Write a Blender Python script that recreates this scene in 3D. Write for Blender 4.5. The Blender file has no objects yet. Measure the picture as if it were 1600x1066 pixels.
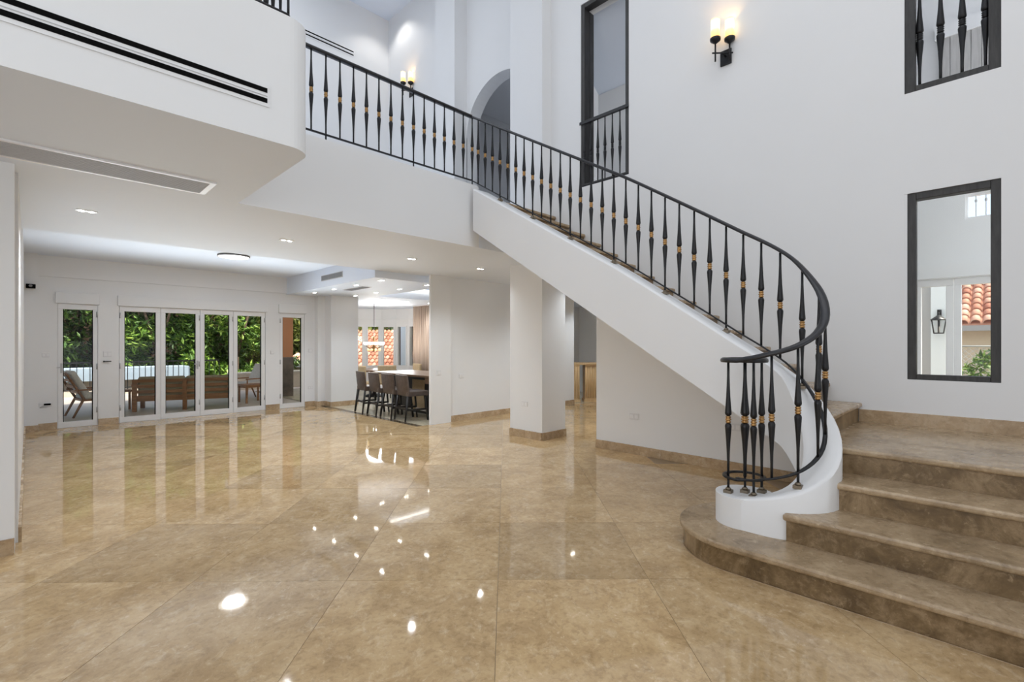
import bpy, math, random
from mathutils import Vector, Matrix
R = math.radians
S2 = math.sqrt(.5)
sc = bpy.context.scene
col = sc.collection

# ------------------------------------------------------------------ camera, world, sun, exposure
cd = bpy.data.cameras.new('camera'); cam = bpy.data.objects.new('camera', cd); col.objects.link(cam)
cd.sensor_width = 36; cd.lens = 755 / 1600 * 36; cd.shift_y = 5 / 1600; cd.clip_end = 200
cam.location = (0, 0, 1.45); cam.rotation_euler = (R(90), 0, R(-45)); sc.camera = cam
sc.view_settings.view_transform = 'Standard'; sc.view_settings.look = 'None'
sc.view_settings.gamma = 1; sc.view_settings.use_curve_mapping = False
sc.view_settings.exposure = 0.10
sc.cycles.max_bounces = 12; sc.cycles.diffuse_bounces = 6; sc.cycles.glossy_bounces = 4
sc.cycles.transparent_max_bounces = 12; sc.cycles.sample_clamp_indirect = 6
w = bpy.data.worlds.new('world'); sc.world = w; w.use_nodes = True
nt = w.node_tree; bg = nt.nodes['Background']
sky = nt.nodes.new('ShaderNodeTexSky'); sky.sky_type = 'NISHITA'; sky.sun_disc = False
sky.sun_elevation = R(58); sky.sun_rotation = R(150); sky.air_density = 1.0; sky.dust_density = 5.0
nt.links.new(sky.outputs[0], bg.inputs[0]); bg.inputs[1].default_value = 0.32

def light(name, kind, loc, energy, color=(1, 1, 1), rot=(0, 0, 0), **kw):
    d = bpy.data.lights.new(name, kind); d.energy = energy; d.color = color
    for k, v in kw.items(): setattr(d, k, v)
    o = bpy.data.objects.new(name, d); col.objects.link(o); o.location = loc; o.rotation_euler = rot
    return o
light('sun', 'SUN', (0, 0, 30), 5.0, (1, .95, .86), (R(24), R(14), 0), angle=R(1))
FILL_COL = (.945, .975, 1)
# unseen area lamps added as fill in place of daylight
light('window_daylight_back', 'AREA', (.7, -3.85, 4.3), 38, FILL_COL, (R(90), 0, 0), shape='RECTANGLE', size=7.0, size_y=5.6)  # fill lamp added behind the viewer; no window is built there
light('window_daylight_side', 'AREA', (-4.35, .0, 3.1), 180, FILL_COL, (R(90), 0, R(-90)), shape='RECTANGLE', size=6.8, size_y=6.0)  # fill lamp added at the side wall, which has no opening
light('window_daylight_paving_bounce', 'AREA', (.7, -3.85, .9), 9, (.80, .91, 1), (R(102), 0, 0), shape='RECTANGLE', size=8.0, size_y=1.4, spread=R(56))  # added upward fill for the soffit, blue against the brown floor bounce
light('skylight_daylight', 'AREA', (2.5, .4, 8.5), 108, FILL_COL, (0, 0, 0), shape='RECTANGLE', size=5, size_y=5)  # overhead fill added under a closed hall ceiling
light('roof_light_over_landing', 'AREA', (1.2, 7.2, 8.5), 84, FILL_COL, (0, 0, 0), shape='RECTANGLE', size=5, size_y=3.4)  # fill added to brighten the upper wall; no roof light is built
light('window_daylight_garden_doors', 'AREA', (2.4, 11.22, .9), 40, (.84, .93, 1), (R(-128), 0, 0), shape='RECTANGLE', size=4.2, size_y=1.5, spread=R(72))  # added fill inside the doors, spread narrowed to lift only the ceiling
light('window_daylight_bay', 'AREA', (8.3, 12.6, 1.5), 30, FILL_COL, (R(90), 0, R(135)), shape='RECTANGLE', size=2.4, size_y=1.3, spread=R(120))  # fill added to brighten the bay interior
light('window_daylight_neighbour_room', 'AREA', (6.45, -3.4, 3.2), 120, FILL_COL, (R(90), 0, 0), shape='RECTANGLE', size=.9, size_y=4.6)  # fill added at the unseen end of the neighbouring room

# ------------------------------------------------------------------ materials
def mat(name, base=(.8, .8, .8), rough=.5, metal=0, emis=None, es=0, spec=.5, build=None):
    m = bpy.data.materials.new(name); m.use_nodes = True
    b = m.node_tree.nodes['Principled BSDF']
    b.inputs['Base Color'].default_value = (*base, 1); b.inputs['Roughness'].default_value = rough
    b.inputs['Metallic'].default_value = metal; b.inputs['Specular IOR Level'].default_value = spec
    if emis: b.inputs['Emission Color'].default_value = (*emis, 1); b.inputs['Emission Strength'].default_value = es
    if build: build(m.node_tree, b)
    return m
def N(t, typ, **kw):
    n = t.nodes.new(typ)
    for k, v in kw.items():
        if k.startswith('i_'): n.inputs[k[2:].replace('_', ' ')].default_value = v
        else: setattr(n, k, v)
    return n
def ramp(t, src, stops):
    r = t.nodes.new('ShaderNodeValToRGB'); e = r.color_ramp.elements
    while len(e) < len(stops): e.new(.5)
    for x, (p, c) in zip(e, stops): x.position = p; x.color = (*c, 1)
    t.links.new(src, r.inputs[0]); return r.outputs[0]
def bump(t, b, src, strength, dist=.01):
    n = N(t, 'ShaderNodeBump', i_Strength=strength, i_Distance=dist)
    t.links.new(src, n.inputs['Height']); t.links.new(n.outputs[0], b.inputs['Normal'])
def coloured(c1, c2, scale=6, detail=4, bumpy=0, stretch=(1, 1, 1), coord='Object', c3=None):
    def f(t, b):
        tc = N(t, 'ShaderNodeTexCoord'); mp = N(t, 'ShaderNodeMapping'); mp.inputs['Scale'].default_value = stretch
        t.links.new(tc.outputs[coord], mp.inputs[0])
        n = N(t, 'ShaderNodeTexNoise', i_Scale=scale, i_Detail=detail, i_Roughness=.6); t.links.new(mp.outputs[0], n.inputs[0])
        st = [(.3, c1), (.7, c2)] if c3 is None else [(.25, c1), (.5, c2), (.75, c3)]
        t.links.new(ramp(t, n.outputs[0], st), b.inputs['Base Color'])
        if bumpy: bump(t, b, n.outputs[0], bumpy)
    return f
def paint(c):
    def f(t, b):
        g = N(t, 'ShaderNodeNewGeometry'); n = N(t, 'ShaderNodeTexNoise', i_Scale=1.3, i_Detail=3.)
        t.links.new(g.outputs['Position'], n.inputs[0])
        t.links.new(ramp(t, n.outputs[0], [(.3, tuple(x * .985 for x in c)), (.7, c)]), b.inputs['Base Color'])
    return mat('white_paint_%d' % int(c[0] * 100), c, .6, spec=.2, build=f)
M = {}
M['wall'] = paint((.80, .803, .81)); M['ceil'] = paint((.755, .81, .905))  # ceiling colour tinted blue to offset brown light bounced off the floor
def travertine(tones, veins, rough, tintvar, banded=.0, fleck=.5):
    def f(t, b):
        g = N(t, 'ShaderNodeNewGeometry'); oi = N(t, 'ShaderNodeObjectInfo')
        mul = N(t, 'ShaderNodeVectorMath', operation='MULTIPLY_ADD')
        mul.inputs[1].default_value = (37, 61, 13)
        t.links.new(oi.outputs['Random'], mul.inputs[0]); t.links.new(g.outputs['Position'], mul.inputs[2])
        n1 = N(t, 'ShaderNodeTexNoise', i_Scale=3.0, i_Detail=10., i_Roughness=.7, i_Distortion=.6); t.links.new(mul.outputs[0], n1.inputs[0])
        c1 = ramp(t, n1.outputs[0], [(.3, tones[0]), (.5, tones[1]), (.72, tones[2])])
        mp = N(t, 'ShaderNodeMapping'); mp.inputs['Scale'].default_value = (1, 1, 1); mp.inputs['Rotation'].default_value = (0, 0, R(45))
        t.links.new(mul.outputs[0], mp.inputs[0])
        mp2 = N(t, 'ShaderNodeMapping'); mp2.inputs['Scale'].default_value = (5.5, 3.6, 5); t.links.new(mp.outputs[0], mp2.inputs[0])
        n2 = N(t, 'ShaderNodeTexNoise', i_Scale=2.6, i_Detail=10., i_Roughness=.75, i_Distortion=.7); t.links.new(mp2.outputs[0], n2.inputs[0])
        f2 = ramp(t, n2.outputs[0], [(.52, (0, 0, 0)), (.68, (1, 1, 1))])
        mx = N(t, 'ShaderNodeMix', data_type='RGBA'); mx.inputs[7].default_value = (*veins, 1)
        k = N(t, 'ShaderNodeMath', operation='MULTIPLY'); k.inputs[1].default_value = fleck
        t.links.new(f2, k.inputs[0]); t.links.new(k.outputs[0], mx.inputs[0]); t.links.new(c1, mx.inputs[6])
        n4 = N(t, 'ShaderNodeTexNoise', i_Scale=26., i_Detail=6., i_Roughness=.7, i_Distortion=.4); t.links.new(mul.outputs[0], n4.inputs[0])
        f4 = ramp(t, n4.outputs[0], [(.36, (.80, .78, .75)), (.5, (1, 1, 1)), (.62, (1, 1, 1)), (.72, (1.0, 1.0, 1.0))]); f5 = ramp(t, n4.outputs[0], [(.60, (0, 0, 0)), (.72, (.55, .55, .55))])
        mm = N(t, 'ShaderNodeMix', data_type='RGBA', blend_type='MULTIPLY'); mm.inputs[0].default_value = 1; t.links.new(mx.outputs[2], mm.inputs[6]); t.links.new(f4, mm.inputs[7])
        ml = N(t, 'ShaderNodeMix', data_type='RGBA'); ml.inputs[7].default_value = (*[min(1, v * 1.12) for v in veins], 1); t.links.new(f5, ml.inputs[0]); t.links.new(mm.outputs[2], ml.inputs[6]); mx = ml
        hv = N(t, 'ShaderNodeHueSaturation'); mr = N(t, 'ShaderNodeMapRange'); mr.inputs[3].default_value = 1 - tintvar; mr.inputs[4].default_value = 1 + tintvar
        t.links.new(oi.outputs['Random'], mr.inputs[0]); t.links.new(mr.outputs[0], hv.inputs['Value']); t.links.new(mx.outputs[2], hv.inputs['Color'])
        t.links.new(hv.outputs[0], b.inputs['Base Color'])
        n3 = N(t, 'ShaderNodeTexNoise', i_Scale=7., i_Detail=5.); t.links.new(mul.outputs[0], n3.inputs[0])
        rr = N(t, 'ShaderNodeMapRange'); rr.inputs[3].default_value = rough * .6; rr.inputs[4].default_value = rough * 1.5
        t.links.new(n3.outputs[0], rr.inputs[0]); t.links.new(rr.outputs[0], b.inputs['Roughness'])
    return f
M['floor'] = mat('polished_travertine', spec=.5, build=travertine([(.385, .255, .128), (.53, .37, .196), (.66, .49, .287)], (.76, .62, .44), .04, .13, fleck=.5))
M['step'] = mat('brown_travertine', spec=.5, build=travertine([(.20, .135, .072), (.37, .265, .158), (.53, .40, .255)], (.62, .49, .33), .25, .07, fleck=.5))
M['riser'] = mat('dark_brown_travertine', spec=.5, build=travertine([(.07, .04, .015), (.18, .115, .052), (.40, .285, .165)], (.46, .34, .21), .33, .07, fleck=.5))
M['base'] = mat('travertine_skirting', spec=.5, build=travertine([(.34, .23, .13), (.46, .33, .20), (.56, .43, .29)], (.62, .50, .36), .25, .10))
M['grout'] = mat('floor_grout', (.33, .25, .165), .5)
M['kfloor'] = mat('cream_floor', spec=.5, build=travertine([(.52, .46, .34), (.60, .54, .41), (.68, .62, .49)], (.7, .65, .55), .15, .05))
M['iron'] = mat('black_iron', (.012, .012, .014), .38, .3)
M['rail'] = mat('grey_black_handrail', (.03, .03, .033), .33, .4)
M['gold'] = mat('antique_gold', (.46, .27, .11), .35, 1)
M['foot'] = mat('dull_bronze', (.24, .20, .15), .45, .8)
M['white'] = mat('white_frame', (.80, .80, .81), .35)
M['dark'] = mat('black_slot', (.003, .003, .003), .9, spec=.1)
M['plate'] = mat('switch_plastic', (.72, .72, .73), .35)
M['frame'] = mat('black_stained_wood', build=coloured((.018, .017, .017), (.045, .043, .042), 30, stretch=(1, 1, .15)), rough=.5)
M['grille'] = mat('grey_grille', (.5, .5, .51), .5)
M['grille_dark'] = mat('grille_shadow', (.22, .22, .225), .6)  # dark grey for louvres, lamp rim and camera lens
M['wood'] = mat('walnut', build=coloured((.10, .055, .03), (.21, .125, .07), 4, stretch=(1, 12, 1)), rough=.35)
M['teak'] = mat('teak', build=coloured((.20, .085, .03), (.36, .17, .07), 5, stretch=(.6, 8, 8)), rough=.5)
M['leather'] = mat('brown_leather', (.075, .055, .045), .45, build=coloured((.065, .046, .038), (.11, .08, .065), 14, bumpy=.1))
M['black_wood'] = mat('black_wood', (.012, .010, .009), .4)
M['steel'] = mat('steel', (.6, .6, .6), .3, 1)
M['beige'] = mat('beige_fabric', build=coloured((.42, .31, .18), (.52, .40, .25), 40, bumpy=.1), rough=.9)
M['cushion'] = mat('cream_cushion', build=coloured((.60, .57, .50), (.70, .67, .60), 30, bumpy=.1), rough=.9)
M['olive'] = mat('taupe_cushion', build=coloured((.27, .225, .14), (.33, .28, .18), 30), rough=.9)
M['curtain'] = mat('curtain', build=coloured((.40, .29, .22), (.60, .48, .39), 3, stretch=(8, 8, .2)), rough=.85)
M['pine'] = mat('limed_oak', build=coloured((.55, .36, .17), (.72, .52, .29), 5, stretch=(8, 8, .7)), rough=.4)
M['terracotta'] = mat('terracotta', build=coloured((.42, .155, .085), (.66, .34, .22), 4, bumpy=.2, coord='Generated'), rough=.8)
def tc_var(t, b):
    oi = N(t, 'ShaderNodeObjectInfo')
    t.links.new(ramp(t, oi.outputs['Random'], [(0, (.42, .15, .085)), (.5, (.60, .29, .18)), (1, (.72, .45, .33))]), b.inputs['Base Color'])
M['rooftile'] = mat('roof_tile', rough=.75, build=tc_var)
M['terrace'] = mat('terrace_stone', build=coloured((.50, .44, .38), (.60, .54, .47), 3), rough=.35)
M['stucco'] = mat('cream_stucco', build=coloured((.58, .50, .39), (.66, .58, .47), 20, bumpy=.2), rough=.9)
M['brown_stucco'] = mat('brown_stucco', build=coloured((.07, .04, .026), (.13, .078, .05), 2), rough=.9)
M['pink'] = mat('pink_stucco', (.55, .29, .24), .9)
M['orange'] = mat('orange_stucco', (.40, .175, .075), .8)
M['stone'] = mat('dark_stone', build=coloured((.055, .045, .04), (.16, .12, .09), 4), rough=.6)
M['greywall'] = mat('grey_render', (.36, .37, .38), .9)
M['bluewall'] = mat('pale_blue_render', (.66, .73, .78), .9)
M['paleroof'] = mat('pale_blue_roof', (.36, .46, .55), .6)
M['ground'] = mat('garden_ground', build=coloured((.03, .045, .015), (.08, .09, .04), 3), rough=1)
M['bark'] = mat('bark', build=coloured((.05, .033, .02), (.12, .08, .05), 20, bumpy=.4), rough=.9)
M['wiremesh'] = mat('galvanised_wire', (.35, .36, .36), .4, .6)
M['shutter'] = mat('grey_wooden_shutter', build=coloured((.40, .39, .38), (.52, .51, .50), 6, stretch=(6, 6, .5)), rough=.8)
def leafmat(name, a, bb, c):
    def f(t, b):
        g = N(t, 'ShaderNodeNewGeometry')
        t.links.new(ramp(t, g.outputs['Random Per Island'], [(0, a), (.55, bb), (1, c)]), b.inputs['Base Color'])
        b.inputs['Subsurface Weight'].default_value = 0
    return mat(name, rough=.45, build=f)
M['leaf1'] = leafmat('leaf_dark', (.012, .03, .008), (.05, .12, .02), (.17, .30, .05))
M['leaf2'] = leafmat('leaf_bright', (.03, .08, .01), (.12, .24, .03), (.32, .45, .07))
M['leaf3'] = leafmat('leaf_yellow', (.06, .08, .012), (.19, .26, .04), (.38, .38, .09))
def glassmat(name, tint, refl):
    m = bpy.data.materials.new(name); m.use_nodes = True; t = m.node_tree; t.nodes.clear()
    o = N(t, 'ShaderNodeOutputMaterial'); mx = N(t, 'ShaderNodeMixShader'); tr = N(t, 'ShaderNodeBsdfTransparent'); gl = N(t, 'ShaderNodeBsdfGlossy', i_Roughness=.0)
    tr.inputs[0].default_value = (*tint, 1); fr = N(t, 'ShaderNodeFresnel', i_IOR=1.45)
    k = N(t, 'ShaderNodeMath', operation='MULTIPLY'); k.inputs[1].default_value = refl
    t.links.new(fr.outputs[0], k.inputs[0]); t.links.new(k.outputs[0], mx.inputs[0])
    t.links.new(tr.outputs[0], mx.inputs[1]); t.links.new(gl.outputs[0], mx.inputs[2]); t.links.new(mx.outputs[0], o.inputs[0])
    return m
M['glass'] = glassmat('window_glass', (.97, .98, .97), .22)
def emis(name, c, s): return mat(name, (.9, .9, .9), .4, emis=c, es=s)
M['bulb'] = emis('lit_led', (1, .95, .86), 45)
M['panel'] = emis('lit_diffuser', (1, .98, .94), 4)
M['cove'] = emis('lit_cove_strip', (1, .97, .90), 6)
def shade_grad(t, b):
    tc = N(t, 'ShaderNodeTexCoord'); sp = N(t, 'ShaderNodeSeparateXYZ'); t.links.new(tc.outputs['Generated'], sp.inputs[0])
    t.links.new(ramp(t, sp.outputs[2], [(0, (.75, .33, .04)), (.32, (1, .60, .14)), (.55, (1, .88, .6)), (.85, (1, .86, .56)), (1, (1, .62, .2))]), b.inputs['Emission Color'])
    b.inputs['Emission Strength'].default_value = 1.5
M['amber'] = mat('amber_glass_shade', (.9, .7, .4), .3, build=shade_grad)

# ------------------------------------------------------------------ mesh helpers
class MB:
    def __init__(s): s.v = []; s.f = []; s.sm = []
    def add(s, vs, fs, smooth=False):
        n = len(s.v); s.v += [tuple(x) for x in vs]; s.f += [tuple(i + n for i in f) for f in fs]; s.sm += [smooth] * len(fs); return s
    def box(s, x0, x1, y0, y1, z0, z1):
        return s.add([(x0, y0, z0), (x1, y0, z0), (x1, y1, z0), (x0, y1, z0), (x0, y0, z1), (x1, y0, z1), (x1, y1, z1), (x0, y1, z1)],
                     [(3, 2, 1, 0), (4, 5, 6, 7), (0, 1, 5, 4), (1, 2, 6, 5), (2, 3, 7, 6), (3, 0, 4, 7)])
    def obox(s, c, half, rot):                       # oriented box
        vs = [Vector(c) + rot @ Vector((sx * half[0], sy * half[1], sz * half[2])) for sz in (-1, 1) for sx, sy in ((-1, -1), (1, -1), (1, 1), (-1, 1))]
        return s.add(vs, [(3, 2, 1, 0), (4, 5, 6, 7), (0, 1, 5, 4), (1, 2, 6, 5), (2, 3, 7, 6), (3, 0, 4, 7)])
    def prism(s, poly, z0, z1, smooth=False):        # poly counter-clockwise in XY
        n = len(poly); a = sum(poly[i][0] * poly[(i + 1) % n][1] - poly[(i + 1) % n][0] * poly[i][1] for i in range(n))
        if a < 0: poly = poly[::-1]
        s.add([(x, y, z0) for x, y in poly] + [(x, y, z1) for x, y in poly], [tuple(range(n - 1, -1, -1)), tuple(range(n, 2 * n))])
        k = len(s.v) - 2 * n
        for i in range(n):
            j = (i + 1) % n; s.f.append((k + i, k + j, k + n + j, k + n + i)); s.sm.append(smooth)
        return s
    def lathe(s, prof, c=(0, 0, 0), seg=16, axis=Matrix.Identity(3), cap=True):
        n = len(prof); vs = []
        for r, z in prof:
            for k in range(seg):
                a = 2 * math.pi * k / seg; vs.append(Vector(c) + axis @ Vector((r * math.cos(a), r * math.sin(a), z)))
        fs = [(i * seg + k, i * seg + (k + 1) % seg, (i + 1) * seg + (k + 1) % seg, (i + 1) * seg + k) for i in range(n - 1) for k in range(seg)]
        s.add(vs, fs, True)
        if cap:
            b = len(s.v) - n * seg
            s.f.append(tuple(b + k for k in range(seg - 1, -1, -1))); s.sm.append(False)
            s.f.append(tuple(b + (n - 1) * seg + k for k in range(seg))); s.sm.append(False)
        return s
    def tube(s, p0, p1, r0, r1=None, seg=8):
        p0 = Vector(p0); p1 = Vector(p1); d = p1 - p0; q = d.to_track_quat('Z', 'Y').to_matrix()
        return s.lathe([(r0, 0), (r0 if r1 is None else r1, d.length)], p0, seg, q)
    def sweep(s, pts, sect, smooth=True):            # upright section [(side, up)] along a 3-D path
        n = len(pts); m = 0; vs = []
        for i, p in enumerate(pts):
            p = Vector(p); a = Vector(pts[max(i - 1, 0)]); b = Vector(pts[min(i + 1, n - 1)])
            t1 = (p - a).to_2d(); t2 = (b - p).to_2d()
            t1 = t1.normalized() if t1.length > 1e-6 else None; t2 = t2.normalized() if t2.length > 1e-6 else None
            t = (t1 or t2) + (t2 or t1); t.normalize(); k = 1.0
            if t1 and t2: k = 1 / max(.5, t.dot(t1))
            sd = Vector((t.y, -t.x, 0)) * k
            se = sect(i) if callable(sect) else sect
            vs += [p + sd * u + Vector((0, 0, h)) for u, h in se]
            m = len(se)
        fs = [(i * m + k, (i + 1) * m + k, (i + 1) * m + (k + 1) % m, i * m + (k + 1) % m) for i in range(n - 1) for k in range(m)]
        s.add(vs, fs, smooth); b = len(s.v) - n * m
        s.f.append(tuple(b + k for k in range(m))); s.sm.append(False)
        s.f.append(tuple(b + (n - 1) * m + k for k in range(m - 1, -1, -1))); s.sm.append(False)
        return s
    def mesh(s, name, m):
        me = bpy.data.meshes.new(name); me.from_pydata(s.v, [], s.f); me.polygons.foreach_set('use_smooth', s.sm)
        me.materials.append(M[m]); me.update(); return me
    def build(s, name, m, parent=None, loc=None, bevel=0, seg=2):
        o = bpy.data.objects.new(name, s.mesh(name, m)); col.objects.link(o); o.parent = parent
        if loc is not None: o.location = loc
        if bevel:
            b = o.modifiers.new('bevel', 'BEVEL'); b.width = bevel; b.segments = seg; b.limit_method = 'ANGLE'; b.angle_limit = R(50)
        return o
def inst(name, me, parent=None, loc=(0, 0, 0), rot=(0, 0, 0), scale=(1, 1, 1)):
    o = bpy.data.objects.new(name, me); col.objects.link(o); o.parent = parent
    o.location = loc; o.rotation_euler = rot; o.scale = scale; return o
def tag(o, label, cat, group=None):
    o['label'] = label; o['category'] = cat
    if group: o['group'] = group
    return o
def thing(name, label, cat, loc=(0, 0, 0), rz=0, group=None):
    o = bpy.data.objects.new(name, None); col.objects.link(o); o.location = loc; o.rotation_euler = (0, 0, rz); o.empty_display_size = .1
    return tag(o, label, cat, group)
def struct(o): o['kind'] = 'structure'; return o
def sroot(name, loc=(0, 0, 0)):
    o = bpy.data.objects.new(name, None); col.objects.link(o); o.location = loc; return struct(o)
def copy_tree(o, parent=None):
    c = o.copy(); col.objects.link(c); c.parent = parent
    for ch in list(o.children): copy_tree(ch, c)
    return c
B = lambda *a: MB().box(*a)

# ------------------------------------------------------------------ large structure
Zf, Zc, Zb, Zk, Zt = 3.38, 2.70, 2.95, 2.58, 8.63   # upper floor, hall soffit, rear ceiling, kitchen ceiling, hall top
# floor: bed plus single tiles
floor = struct(MB().box(-4.5, 12, -4, 7.2, -.3, -.003).box(-4.5, 4.83, 7.2, 11.5, -.3, -.003).build('floor', 'grout'))
def clip(poly, rect):
    for ax, lim, sgn in ((0, rect[0], 1), (0, rect[1], -1), (1, rect[2], 1), (1, rect[3], -1)):
        out = []
        for i in range(len(poly)):
            a = poly[i]; b = poly[(i + 1) % len(poly)]; da = (a[ax] - lim) * sgn; db = (b[ax] - lim) * sgn
            if da >= 0: out.append(a)
            if (da > 0) != (db > 0) and da != db:
                k = da / (da - db); out.append((a[0] + (b[0] - a[0]) * k, a[1] + (b[1] - a[1]) * k))
        poly = out
        if len(poly) < 3: return []
    return poly
th = R(45.76); e1 = (math.cos(th), math.sin(th)); e2 = (math.sin(th), -math.cos(th))   # depth and right axes of the tile grid
TW, TD = .93, .95
gp = .0013
for i in range(-3, 14):
    for j in range(-11, 8):
        d0, d1, r0, r1 = 2.975 + TD * i + gp, 2.975 + TD * (i + 1) - gp, -.047 + TW * j + gp, -.047 + TW * (j + 1) - gp
        if d1 < 1.5: continue
        if max(abs(r0), abs(r1)) > 1.12 * d1 + 1.0: continue
        q = [(d * e1[0] + r * e2[0], d * e1[1] + r * e2[1]) for d, r in ((d0, r0), (d0, r1), (d1, r1), (d1, r0))]
        for rect in ((-.6, 10.6, -1.6, 7.199), (-.08, 4.83, 7.201, 11.38)):
            p = clip(q, rect)
            if len(p) < 3: continue
            cx = sum(a for a, b in p) / len(p); cy = sum(b for a, b in p) / len(p)
            if cx > 5.66 and cy < 3.9: continue
            if cx > 3.95 and cy < 1.0: continue
            MB().prism([(a - cx, b - cy) for a, b in p], -.012, 0).build('tile', 'floor', floor, (cx, cy, 0))
# kitchen floor and the dark mosaic border
kf = struct(MB().box(4.95, 12, 7.2, 16.2, -.3, -.002).build('floor_kitchen', 'kfloor'))
def mosaic(t, b):
    g = N(t, 'ShaderNodeNewGeometry'); ck = N(t, 'ShaderNodeTexChecker', i_Scale=26.); mp = N(t, 'ShaderNodeMapping'); mp.inputs['Rotation'].default_value = (0, 0, R(45))
    t.links.new(g.outputs['Position'], mp.inputs[0]); t.links.new(mp.outputs[0], ck.inputs[0])
    ck.inputs[1].default_value = (.035, .025, .018, 1); ck.inputs[2].default_value = (.22, .16, .10, 1); t.links.new(ck.outputs[0], b.inputs['Base Color'])
M['mosaic'] = mat('mosaic_border', rough=.2, build=mosaic)
struct(MB().box(4.83, 4.95, 7.2, 10.86, -.02, .0005).build('trim_1', 'mosaic'))
# walls
wl = MB().box(-4.5, -.07, 4.8, 5.05, 0, Zc).box(-.30, -.055, 5.05, 11.5, 0, Zb)
struct(wl.build('wall_left', 'wall'))
struct(B(-.2, .11, 11.2, 11.5, 0, Zb).build('trim_2', 'wall'))
DO = [(.35, .877), (1.172, 3.69), (3.99, 4.546)]     # door openings in the far wall
wf = MB(); x = -.2
for a, b in DO:
    wf.box(x, a, 11.38, 11.62, 0, Zb); wf.box(a, b, 11.38, 11.62, 2.151, Zb); x = b
wf.box(x, 4.95, 11.38, 11.62, 0, Zb)
wf.box(-.05, 4.13, 11.34, 11.38, 2.60, Zb)           # shallow downstand above the doors
struct(wf.build('wall_far', 'wall'))
struct(MB().box(4.95, 5.62, 10.87, 11.62, 0, Zk).box(4.78, 4.95, 11.2, 11.4, 0, Zk).build('wall_kitchen_pier', 'wall'))
struct(MB().box(5.09, 5.55, 7.15, 7.20, 0, Zc).build('wall_pier', 'wall'))
struct(MB().box(5.33, 9.32, 7.2, 7.40, 0, Zc).build('wall_centre', 'wall'))
# right wall (beside the stair) with three framed openings
WX0, WX1 = 5.65, 5.95
W_low = (-.035, .566, 1.13, 2.818); W_up = (-.043, .586, 3.73, 6.3); W_tall = (3.45, 4.243, 3.717, 6.36)
wr = MB()
def wall_x(mb, x0, x1, y0, y1, z0, z1, holes):       # wall slab along Y with rectangular holes (disjoint in Y or stacked in Z)
    ys = sorted({y0, y1, *[h[0] for h in holes], *[h[1] for h in holes]})
    for a, b in zip(ys[:-1], ys[1:]):
        hs = sorted([h for h in holes if h[0] <= a + 1e-6 and h[1] >= b - 1e-6], key=lambda h: h[2]); z = z0
        for h in hs:
            if h[2] > z: mb.box(x0, x1, a, b, z, h[2])
            z = h[3]
        if z < z1: mb.box(x0, x1, a, b, z, z1)
    return mb
W_up2 = (-.035, .586, 3.73, 6.3); W_lo2 = (-.035, .586, 1.13, 2.818)
wall_x(wr, WX0, WX1, -4, 4.81, 0, Zt, [W_lo2, W_up2, W_tall, (3.97, 4.81, 0, Zc)])
struct(wr.build('wall_right', 'wall'))
struct(MB().box(5.45, 6.0, 4.81, 5.49, 0, Zt).build('wall_column', 'wall'))
# upper wall with arch, pilaster, sconce wall
ar = MB(); ac, arr, az = 5.97, .85, 5.22
prof = [(5.0, Zf)] + [(5.12, Zf)] + [(ac - arr * math.cos(R(a)), az + arr * math.sin(R(a))) for a in range(0, 181, 6)] + [(6.82, Zf)]
n = len(prof)
# panel left/right/above the arch, as strips up to the ceiling
arc = [(ac - arr * math.cos(R(a)), az + arr * math.sin(R(a))) for a in range(0, 181, 6)]
for (ya, za), (yb, zb) in zip(arc[:-1], arc[1:]):
    ar.add([(5.65, ya, za), (5.65, yb, zb), (5.65, yb, Zt), (5.65, ya, Zt), (5.9, ya, za), (5.9, yb, zb), (5.9, yb, Zt), (5.9, ya, Zt)],
           [(0, 3, 2, 1), (4, 5, 6, 7), (0, 1, 5, 4), (3, 7, 6, 2)])
ar.box(5.65, 5.9, 6.82, 9.7, Zf, Zt)
ar.box(5.65, 5.9, 4.81, 5.12, Zf, Zt)
struct(ar.build('wall_arch', 'wall'))
struct(B(5.37, 5.66, 6.82, 7.40, Zf, Zt).build('trim_3', 'wall'))
struct(MB().box(5.9, 8.0, 7.6, 7.8, Zf, 6.4).box(7.8, 8.0, 4.9, 7.6, Zf, 6.4).box(6.0, 7.8, 5.01, 5.12, Zf, 6.4).box(5.9, 8, 4.9, 7.8, 6.3, 6.5).build('wall_corridor', 'wall'))
struct(B(-4.5, 5.9, 9.53, 9.75, Zf, Zt).build('wall_upper_far', 'wall'))
struct(MB().box(-4.7, -4.5, -4.2, 9.75, 0, Zt).build('wall_side', 'wall'))
struct(MB().box(-4.7, WX1, -4.2, -4.0, 0, Zt).build('wall_back', 'wall'))
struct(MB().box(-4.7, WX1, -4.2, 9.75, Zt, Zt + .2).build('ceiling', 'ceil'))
# upper floor slabs = lower ceilings
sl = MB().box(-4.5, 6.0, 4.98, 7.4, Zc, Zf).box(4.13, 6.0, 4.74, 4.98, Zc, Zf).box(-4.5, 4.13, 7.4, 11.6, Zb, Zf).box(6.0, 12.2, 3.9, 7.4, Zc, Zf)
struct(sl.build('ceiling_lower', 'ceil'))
r_ = .14; F1Y, F1X = 3.15, 1.31
pl = [(-4.5, 4.98), (-4.5, F1Y)] + [(F1X - r_ + r_ * math.sin(R(a)), F1Y + r_ - r_ * math.cos(R(a))) for a in range(0, 91, 10)] + [(F1X, 4.74), (F1X, 4.98)]
blk = MB().prism(pl, Zc, 3.52).box(F1X, 4.13, 4.74, 4.98, Zc, 3.50)
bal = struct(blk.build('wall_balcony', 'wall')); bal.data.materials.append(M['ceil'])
for p_ in bal.data.polygons: p_.material_index = 1 if p_.normal.z < -.9 else 0   # the underside takes the blue tint that offsets floor bounce
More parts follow.
